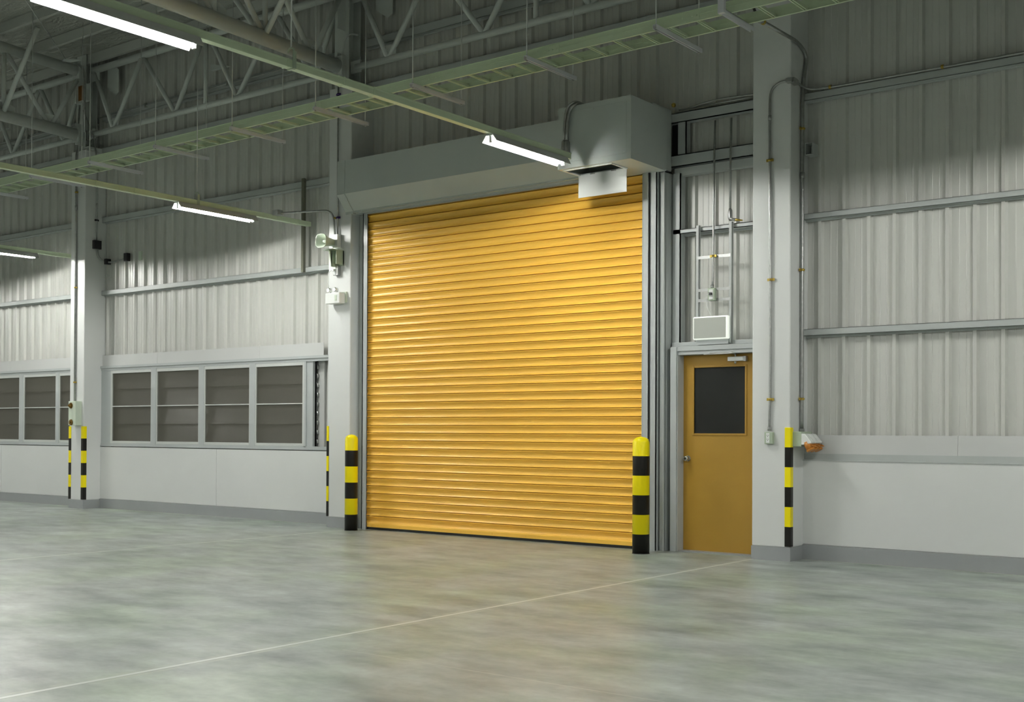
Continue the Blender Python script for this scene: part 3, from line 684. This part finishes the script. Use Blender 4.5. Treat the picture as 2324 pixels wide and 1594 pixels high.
bm = B(); box(bm, -11.40, -11.31, KF-.055, KF-.001, 3.335, 3.46); obj('outlet_box', bm, 'galv', o3, bevel=.003)
bm = B(); box(bm, -11.39, -11.345, KF-.06, KF-.054, 3.345, 3.45); box(bm, -11.385, -11.355, KF-.09, KF-.058, 3.39, 3.42); obj('plug', bm, 'white', o3)
bm = B(); tube(bm, smooth_path([(-11.37, 10.985, 3.405), (-11.43, 10.96, 3.38), (-11.43, 10.95, 3.25), (-11.385, 10.965, 3.10)], .08), .004, 6)
obj('power_lead', bm, 'white', label='thin white lead looping from outlet down to the twin emergency lamp', category='cord')
em = thing('emergency_light', (-11.33, 10.98, 2.93), 'white twin headed emergency light on the middle column', 'emergency light')
ex0, ex1 = PY(738, 678, 10.94).x, PY(770, 678, 10.94).x
bm = B(); box(bm, ex0, ex1, 10.94, 11.045, 2.955, 3.095); obj('battery_case', bm, 'white', em, bevel=.008)
bm = B(); box(bm, ex1-.19, ex1+.02, 11.045, KF-.001, 2.97, 3.11); obj('back_plate', bm, 'cream', em)
for hx in (ex0+.05, ex0+.165):
    bm = B(); tube(bm, [(hx, 10.94, 3.135), (hx, 10.955, 3.135), (hx, 10.99, 3.135), (hx, 11.0, 3.135)], [.026, .034, .032, .018], 18); hd = obj('lamp_head', bm, 'chrome', em)
    bm = B(); tube(bm, [(hx, 10.98, 3.09), (hx, 10.98, 3.11)], .012, 10); obj('swivel', bm, 'white', hd)
bm = B(); box(bm, ex1-.085, ex1-.045, 10.936, 10.941, 2.985, 3.06); box(bm, ex1-.075, ex1-.055, 10.932, 10.937, 2.99, 3.01); obj('indicator_panel', bm, 'cream', em)
# square hanger bar that carries the end of the middle lighting trunking
bm = B(); box(bm, -12.365, -12.32, 11.335, YB-.001, 3.49, 4.80); obj('hanger_post', bm, mat('olive_steel', (.16, .16, .12), .5), label='dark upright steel bar holding the end of the lighting trunking', category='post')

# ------------------------------------------------------------------ lighting trunking and fluorescent lamps
def trunking(x, y0, y1, zb, label, hooks, bands, post=False):
    t = thing('lighting_trunking', (x, (y0+y1)/2, zb), label, 'lighting trunking', 'pale green lighting trunking runs')
    bm = B(); w, h = .0325, .062
    box(bm, x-w, x+w, y0, y1, zb, zb+h); box(bm, x-w-.002, x+w+.002, y0, y1, zb+h-.014, zb+h+.002)
    obj('channel', bm, 'trunk', t, bevel=.003)
    for yb_ in bands:
        bm = B(); box(bm, x-w-.004, x+w+.004, yb_-.008, yb_+.008, zb-.003, zb+h+.004); obj('joint_band', bm, 'trunk', t)
    for yh in hooks:
        bm = B(); bar(bm, (x+w+.006, yh, zb-.002), (x+w+.006, yh, zb+h+.075), .006, .035, (0, 1, 0))
        bar(bm, (x-w, yh-.0, zb-.004), (x+w, yh, zb-.004), .03, .004)
        tube(bm, [(x+w*math.cos(a_)*1.1, yh, zb+h+.07+.035*math.sin(a_)) for a_ in [k*PI/8 for k in range(9)]], .007, 6)
        hk = obj('hanger_hook', bm, 'sage', t)
        bm = B(); tube(bm, [(x, yh, zb+h+.10), (x, yh, roof_z(yh))], .0055, 6); obj('drop_rod', bm, 'rod', hk)
    return t
ZT = 4.11
trunking(-7.0, -13.0, 10.12, ZT, 'long pale green lighting trunking crossing in front of the cable tray to the motor box', [6.30, 1.3, -4, -9], [6.24, 6.85, 7.2, 3.4, 0.1])
trunking(-12.27, -13.0, 11.40, ZT+.015, 'pale green lighting trunking ending at the dark hanger post', [9.48, 4.4, -1, -7], [8.02, 8.55, 10.78, 11.02, 11.18, 10.55])
trunking(-17.97, -13.0, 11.40, ZT+.05, 'pale green lighting trunking running out behind the far column', [9.0, 4.0], [10.95, 11.2])
trunking(-23.6, -13.0, 11.40, ZT+.05, 'unseen pale green lighting trunking added beyond the far window bay', [9.0, 4.0], [10.95])
trunking(-1.3, -13.0, 10.6, ZT, 'pale green lighting trunking nearest the camera, over the right bay', [6.3, 1.3], [8.5])
trunking(4.4, -13.0, 10.6, ZT, 'pale green lighting trunking farthest to the right', [6.3, 1.3], [8.5])
LT = thing('fluorescent_lamp', (0, 0, 0), '', 'lamp', 'fluorescent lamps under the trunking')
bm = B(); Lh = .62
prism(bm, [(-.088, -.075), (-.085, -.075), (-.040, -.016), (.040, -.016), (.085, -.075), (.088, -.075), (.046, 0), (-.046, 0)], 'y', -Lh, Lh)
obj('reflector', bm, 'refl', LT)
bm = B(); tube(bm, [(0, -Lh+.025, -.063), (0, Lh-.025, -.063)], .008, 12); obj('tube', bm, 'tube', LT)
for s_ in (-1, 1):
    bm = B(); box(bm, -.014, .014, s_*(Lh-.022)-.008, s_*(Lh-.022)+.010, -.080, -.016); obj('tube_holder', bm, 'white', LT)
lamps = [(-7.0, 9.415, ZT, 'lit fluorescent lamp in front of the motor cover box'), (-7.0, 4.775, ZT, 'lit fluorescent lamp closest to the camera, below the foil ceiling'),
    (-12.27, 9.79, ZT+.015, 'lit fluorescent lamp in front of the corrugated wall of the middle bay'), (-17.97, 10.06, ZT+.05, 'lit fluorescent lamp cut by the picture edge beside the far column')]
k = 0
for x, ys_ in ((-7.0, (.14, -4.5, -9.1)), (-12.27, (5.15, .5, -4.1, -8.7)), (-17.97, (5.4, .8, -3.8)), (-23.6, (9.8, 5.2, .6, -4)), (-1.3, (9.4, 4.75, .1, -4.5, -9.1)), (4.4, (4.75, .1))):  # unseen row at the far left is added to brighten that side
    for y in ys_: lamps.append((x, y, ZT, 'lit fluorescent lamp further along the trunking, outside the picture'))
LT.location = lamps[0][:3]; LT['label'] = lamps[0][3]
for x, y, z, lb in lamps[1:]: copy_tree(LT, (x, y, z), lb)

# ------------------------------------------------------------------ cable tray on hangers
TY0, TY1, TZ = 9.58, 9.95, 5.014
TX0, TX1 = -21.0, -1.0
ct = thing('cable_tray', ((TX0+TX1)/2, (TY0+TY1)/2, TZ), 'long pale green ladder cable tray hung under the roof along the wall', 'cable tray')
for y, s_ in ((TY0, 1), (TY1, -1)):
    bm = B(); box(bm, TX0, TX1, y-.0015, y+.0015, TZ, TZ+.105)
    box(bm, TX0, TX1, min(y, y+s_*.022), max(y, y+s_*.022), TZ, TZ+.003); box(bm, TX0, TX1, min(y, y-s_*.012), max(y, y-s_*.012), TZ+.102, TZ+.105)
    box(bm, TX0, TX1, y-.004, y+.004, TZ+.055, TZ+.065)
    obj('side_rail', bm, 'trunk', ct)
x = -7.62-.3*43
while x < TX1-.1:
    if x > TX0+.1:
        bm = B(); box(bm, x-.018, x-.008, TY0, TY1, TZ+.004, TZ+.03); box(bm, x+.008, x+.018, TY0, TY1, TZ+.004, TZ+.03); box(bm, x-.018, x+.018, TY0, TY1, TZ+.027, TZ+.03)
        obj('rung', bm, 'trunk', ct)
    x += .3
for px in (62, 245, 600, 715, 985, 1250, 1565):
    # splice plates and their bolts on the near rail
    xx = None
    for it in range(5000):
        X = -20+it*.004; v = Vector((X, TY0, TZ+.05))-C0; zc_ = v.dot(Fv)
        if CX+FPX*v.dot(Rv)/zc_ >= px: xx = X; break
    if xx is None: continue
    bm = B(); box(bm, xx-.10, xx+.10, TY0-.005, TY0-.0015, TZ+.012, TZ+.095)
    for k in range(4): tube(bm, [(xx-.075+k*.05, TY0-.010, TZ+.05), (xx-.075+k*.05, TY0-.004, TZ+.05)], .006, 6)
    obj('splice_plate', bm, 'trunk', ct)
hx = [-20.6, -19.1, -17.6, -16.05, -14.583, -13.10, -11.565, -10.09, -8.583, -7.054, -5.568]
names = {-16.05: 'just right of the far column', -14.583: 'above the middle of the far window', -13.10: 'above the square hanger post bay', -11.565: 'left of the middle column top', -10.09: 'above the left end of the shutter hood', -8.583: 'above the middle of the shutter hood', -7.054: 'above the motor box', -5.568: 'left of the near column'}
ct.rotation_euler.y = -.004
HG = None; z0 = TZ-.001
for x in hx:
    z0 = 5.029+.004*(x+7)
    lb = 'grey strut hanger under the cable tray, ' + names.get(x, 'beyond the far column')
    if HG is None:
        HG = thing('tray_hanger', (x, 9.87, z0-.041), lb, 'hanger', 'hangers under the cable tray')
        bm = B(); w = .0205
        box(bm, x-w, x+w, 9.43, 10.31, z0-.003, z0); box(bm, x-w, x-w+.003, 9.43, 10.31, z0-.041, z0); box(bm, x+w-.003, x+w, 9.43, 10.31, z0-.041, z0)
        box(bm, x-w, x-w+.009, 9.43, 10.31, z0-.041, z0-.038); box(bm, x+w-.009, x+w, 9.43, 10.31, z0-.041, z0-.038)
        obj('strut_channel', bm, 'chan', HG)
        for yy in (9.455, 10.27):
            bm = B(); tube(bm, [(x, yy, z0-.055), (x, yy, roof_z(yy))], .0055, 6); rd = obj('hanger_rod', bm, 'rod', HG)
            bm = B(); tube(bm, [(x, yy, z0-.052), (x, yy, z0-.042)], .011, 6); tube(bm, [(x, yy, z0), (x, yy, z0+.01)], .011, 6); obj('nut', bm, 'galv', rd)
    else: copy_tree(HG, (x, 9.87, z0-.041), lb)
def drop_hanger(x, label):
    z0 = 5.029+.004*(x+7)
    h = thing('tray_hanger', (x, 9.87, z0-.041), label, 'hanger', 'hangers under the cable tray')
    bm = B(); w = .0205
    box(bm, x-w, x+w, 9.43, 10.05, z0-.003, z0); box(bm, x-w, x-w+.003, 9.43, 10.05, z0-.041, z0); box(bm, x+w-.003, x+w, 9.43, 10.05, z0-.041, z0)
    obj('strut_channel', bm, 'chan', h)
    bm = B(); box(bm, x-.03, x+.03, 9.42, 9.46, z0-.041, roof_z(9.4)); obj('drop_post', bm, 'chan', h)
drop_hanger(-4.89, 'grey strut hanger with a square drop post beside the near column')
drop_hanger(-3.35, 'grey strut hanger tip at the top edge, right of the near column')

# ------------------------------------------------------------------ trusses
def round_bar(parent, name, a, b, r, m='truss', seg=14):
    bm = B(); tube(bm, [a, b], r, seg); return obj(name, bm, m, parent)
def gusset(parent, c, ax, w=.28, h=.2, m='truss'):
    bm = B(); x, y, z = c; t = .006
    pts = [(-w/2, -h/2), (w/2, -h/2), (w/2, h*.2), (w*.2, h/2), (-w*.2, h/2), (-w/2, h*.2)]
    if ax == 'x': prism(bm, [(x+a_, z+b_) for a_, b_ in pts], 'y', y-t, y+t)
    else: prism(bm, [(y+a_, z+b_) for a_, b_ in pts], 'x', x-t, x+t)
    return obj('gusset_plate', bm, m, parent)
def jack_truss(x0, x1, label):
    y = 11.24; zb, zt = 6.12, 7.17; L_ = x1-x0
    t = thing('eaves_truss', ((x0+x1)/2, y, zb), label, 'truss', 'tubular eaves trusses along the wall')
    round_bar(t, 'bottom_chord', (x0+.12, y, zb), (x1-.12, y, zb), .046)
    round_bar(t, 'top_chord', (x0+.12, y, zt), (x1-.12, y, zt), .055)
    s_ = [(.16, zt-.02), (.70, zb), (1.46, zt), (2.30, zb), (L_/2-.07, zt)]
    for sg_ in (0, 1):
        pts = [((x0+a_) if not sg_ else (x1-a_), z_) for a_, z_ in s_]
        for (xa, za), (xb, zb_) in zip(pts, pts[1:]): round_bar(t, 'diagonal', (xa, y, za), (xb, y, zb_), .036)
        gusset(t, (pts[0][0], y, zt-.08), 'x'); g = gusset(t, (pts[1][0], y, zb+.08), 'x')
        bm = B(); q = Vector((pts[1][0], y-.012, zb+.14)); s2 = -1 if not sg_ else 1
        for k in range(5): tube(bm, [q+Vector((s2*(.02+.025*(k//2)), 0, .035*(k % 2)+.04*(k//2)-.05)), q+Vector((s2*(.02+.025*(k//2)), -.012, .035*(k % 2)+.04*(k//2)-.05))], .010, 6)
        obj('bolts', bm, 'truss', g)
        bm = B(); box(bm, (x0+.02) if not sg_ else (x1-.2), (x0+.2) if not sg_ else (x1-.02), y-.012, y+.012, zb-.07, zb+.09); obj('end_plate', bm, 'truss', t)
    round_bar(t, 'centre_post', (x0+L_/2, y, zb), (x0+L_/2, y, zt), .034)
    bm = B(); prism(bm, [(x0+L_/2+.03, 6.75), (x0+L_/2+.03, 6.66), (x0+L_/2+.42, 6.66)], 'y', y+.06, y+.12); obj('stay_plate', bm, 'truss', t)
jack_truss(-23.43, -17.38, 'tubular truss along the wall left of the far column')
jack_truss(-17.38, -11.33, 'tubular truss along the wall between the far and middle columns')
jack_truss(-11.33, -5.17, 'tubular truss along the wall over the roller shutter')
PSP = .785
def roof_truss(x, label):
    y1 = 11.0; y0 = -13.0; n0 = 10.55
    zb = lambda y: 6.10+.03*(11-y); zt = lambda y: 7.14+.04*(11-y)
    t = thing('roof_truss', (x, -1, 6.0), label, 'truss', 'heavy tubular roof trusses')
    round_bar(t, 'bottom_chord', (x, y0, zb(y0)), (x, y1, zb(y1)), .092, seg=24)
    round_bar(t, 'top_chord', (x, y0, zt(y0)), (x, y1, zt(y1)), .086, seg=24)
    round_bar(t, 'diagonal', (x, n0, zb(n0)), (x, y1+.02, 6.98), .036)
    y = n0; k = 0
    while y > 0:
        round_bar(t, 'diagonal', (x, y, zb(y)), (x, y-PSP*.98, zt(y)), .036)
        if k: round_bar(t, 'diagonal', (x, y, zb(y)), (x, y+.0, zt(y)), .034)
        g = gusset(t, (x, y, zb(y)+.13), 'y', .36, .16)
        bm = B()
        for q in range(4): tube(bm, [(x+.006, y+.02+.03*(q % 2), zb(y)+.12+.03*(q//2)), (x+.018, y+.02+.03*(q % 2), zb(y)+.12+.03*(q//2))], .010, 6)
        obj('bolts', bm, 'truss', g)
        y -= PSP; k += 1
    for yb_ in (9.74, 6.6, 3.46):
        for s2 in (1, -1): round_bar(t, 'fly_brace', (x+s2*.05, yb_, zb(yb_)+.05), (x+s2*1.02, yb_-.02, 7.24+.04*(11-yb_)), .036)
    bm = B(); box(bm, x-.09, x+.09, y1, y1+.02, 5.97, 6.23); box(bm, x-.008, x+.008, y1, y1+.15, 5.93, 6.28); obj('end_plate', bm, 'truss', t)
    bm = B(); box(bm, x-.09, x+.09, y1, y1+.02, 7.0, 7.28); box(bm, x-.008, x+.008, y1, y1+.15, 6.6, 7.25); obj('end_plate', bm, 'truss', t)
    return t
roof_truss(-17.38, 'heavy tubular roof truss running out from the far column')
roof_truss(-11.33, 'heavy tubular roof truss running out from the middle column')
roof_truss(-5.17, 'heavy tubular roof truss over the near column, outside the picture')
# purlins under the foil
k = 0; y = 11.17
base = None
ords = ['first', 'second', 'third', 'fourth', 'fifth', 'sixth', 'seventh']
while y > -2:
    zt = roof_z(y); lb = ('%s grey roof purlin counted from the wall, under the foil ceiling' % ords[k]) if k < 7 else 'grey roof purlin deeper in the hall, outside the picture'
    if base is None:
        bm = B(); box(bm, XL, XR, y-.002, y+.002, zt-.155, zt-.005); box(bm, XL, XR, y, y+.055, zt-.155, zt-.150); box(bm, XL, XR, y, y+.055, zt-.010, zt-.005); box(bm, XL, XR, y+.051, y+.055, zt-.155, zt-.135)
        base = obj('purlin', bm, 'purlin', label=lb, category='purlin', group='grey purlins under the foil ceiling'); bz = zt; by = y
        l0 = Vector(base.location)
    else:
        c = base.copy(); COL.objects.link(c); c['label'] = lb; c.location = l0+Vector((0, y-by, zt-bz))
    y -= PSP; k += 1
# sag rod crossing the foil near the far truss, a thin conduit along the top girt and hex plates
rd = thing('tie_rod', (-16.9, 10.2, 7.0), 'thin diagonal tie rod with turnbuckle under the foil ceiling', 'tie rod')
a, b = PZ(58, 0, 7.15), Vector((-17.2, 10.85, 7.25)); b = PZ(150, 136, 7.22)
bm = B(); tube(bm, [a+(a-b)*.3, b], .008, 8); obj('rod', bm, 'rod', rd)
mm = a*.45+b*.55; d = (b-a).normalized(); bm = B(); tube(bm, [mm-d*.09, mm+d*.09], .016, 6); obj('turnbuckle', bm, 'galv', rd)
bm = B(); prism(bm, [(b.x-.10, b.y-.02), (b.x+.02, b.y-.06), (b.x+.12, b.y+.02), (b.x+.2, b.y+.14), (b.x-.02, b.y+.10)], 'z', b.z-.012, b.z); obj('anchor_plate', bm, 'truss', rd)
for xx in (-17.0, -10.95):
    bm = B(); prism(bm, [(xx-.02, 7.24), (xx+.10, 7.27), (xx+.28, 7.12), (xx+.28, 6.76), (xx+.20, 6.72), (xx-.02, 6.86)], 'y', 11.355, 11.365)
    obj('stiffener_plate', bm, 'truss', label='grey six sided steel plate beside the %s steel column' % ('far' if xx < -12 else 'middle'), category='plate', group='six sided plates under the roof')
tg = thing('conduit', (-14.3, 11.33, 6.35), 'thin conduit with clips along the top girt behind the trusses', 'conduit')
bm = B(); tube(bm, [(XL+.2, YB-.014, 6.42), (-11.6, YB-.014, 6.42)], .010, 8); obj('pipe', bm, 'galv', tg)
for xx in (-19.4, -18.6, -16.0, -14.0, -12.75): 
    bm = B(); box(bm, xx-.02, xx+.02, YB-.03, YB, 6.39, 6.46); obj('pipe_clip', bm, 'chrome', tg)
bm = B(); tube(bm, smooth_path([(-6.30, 11.30, 4.775), (-6.0, 11.30, 4.82), (-5.7, 11.30, 4.815), (-5.39, 11.30, 4.80)], .2), .011, 8); 
tp = thing('conduit', (-5.9, 11.3, 4.78), 'two thin pipes lying on the beam between motor box and near column', 'conduit'); obj('pipe', bm, 'galv', tp)
bm = B(); tube(bm, [(-6.38, 11.33, 4.79), (-5.39, 11.33, 4.79)], .010, 8); obj('pipe', bm, 'galv', tp)
bm = B(); bmesh.ops.create_icosphere(bm, subdivisions=1, radius=.028, matrix=Matrix.Translation((-6.42, 11.28, 4.84))); obj('pipe_clip', bm, 'brass', tp)
bm = B(); P = [PY(765, 190, 11.06), PY(768, 160, 11.06), PY(778, 120, 11.06), PY(782, 88, 11.06), PY(795, 76, 11.12), PY(812, 80, 11.25)]
tube(bm, smooth_path(P, .1), .013, 8); obj('steel_conduit', bm, 'truss', label='bent dark conduit in front of the middle steel column', category='conduit')
bm = B(); P = [PY(192, 300, 11.06), PY(192, 230, 11.02), PY(193, 175, 11.02), PY(188, 155, 11.02), PY(178, 145, 11.0)]
tube(bm, smooth_path(P, .1), .018, 8); obj('steel_conduit', bm, 'galv', label='bent conduit rising past the rust orange box on the far steel column', category='conduit')

# ------------------------------------------------------------------ world and view
w = bpy.data.worlds.new('world'); SC.world = w; w.use_nodes = True
w.node_tree.nodes['Background'].inputs[0].default_value = (.02, .022, .02, 1); w.node_tree.nodes['Background'].inputs[1].default_value = .3
SC.view_settings.view_transform = 'Standard'; SC.view_settings.look = 'None'; SC.view_settings.gamma = 1
SC.view_settings.use_curve_mapping = False; SC.view_settings.exposure = 2.62
try:
    SC.cycles.max_bounces = 6; SC.cycles.diffuse_bounces = 4; SC.cycles.glossy_bounces = 3; SC.cycles.adaptive_threshold = .04
except Exception: pass
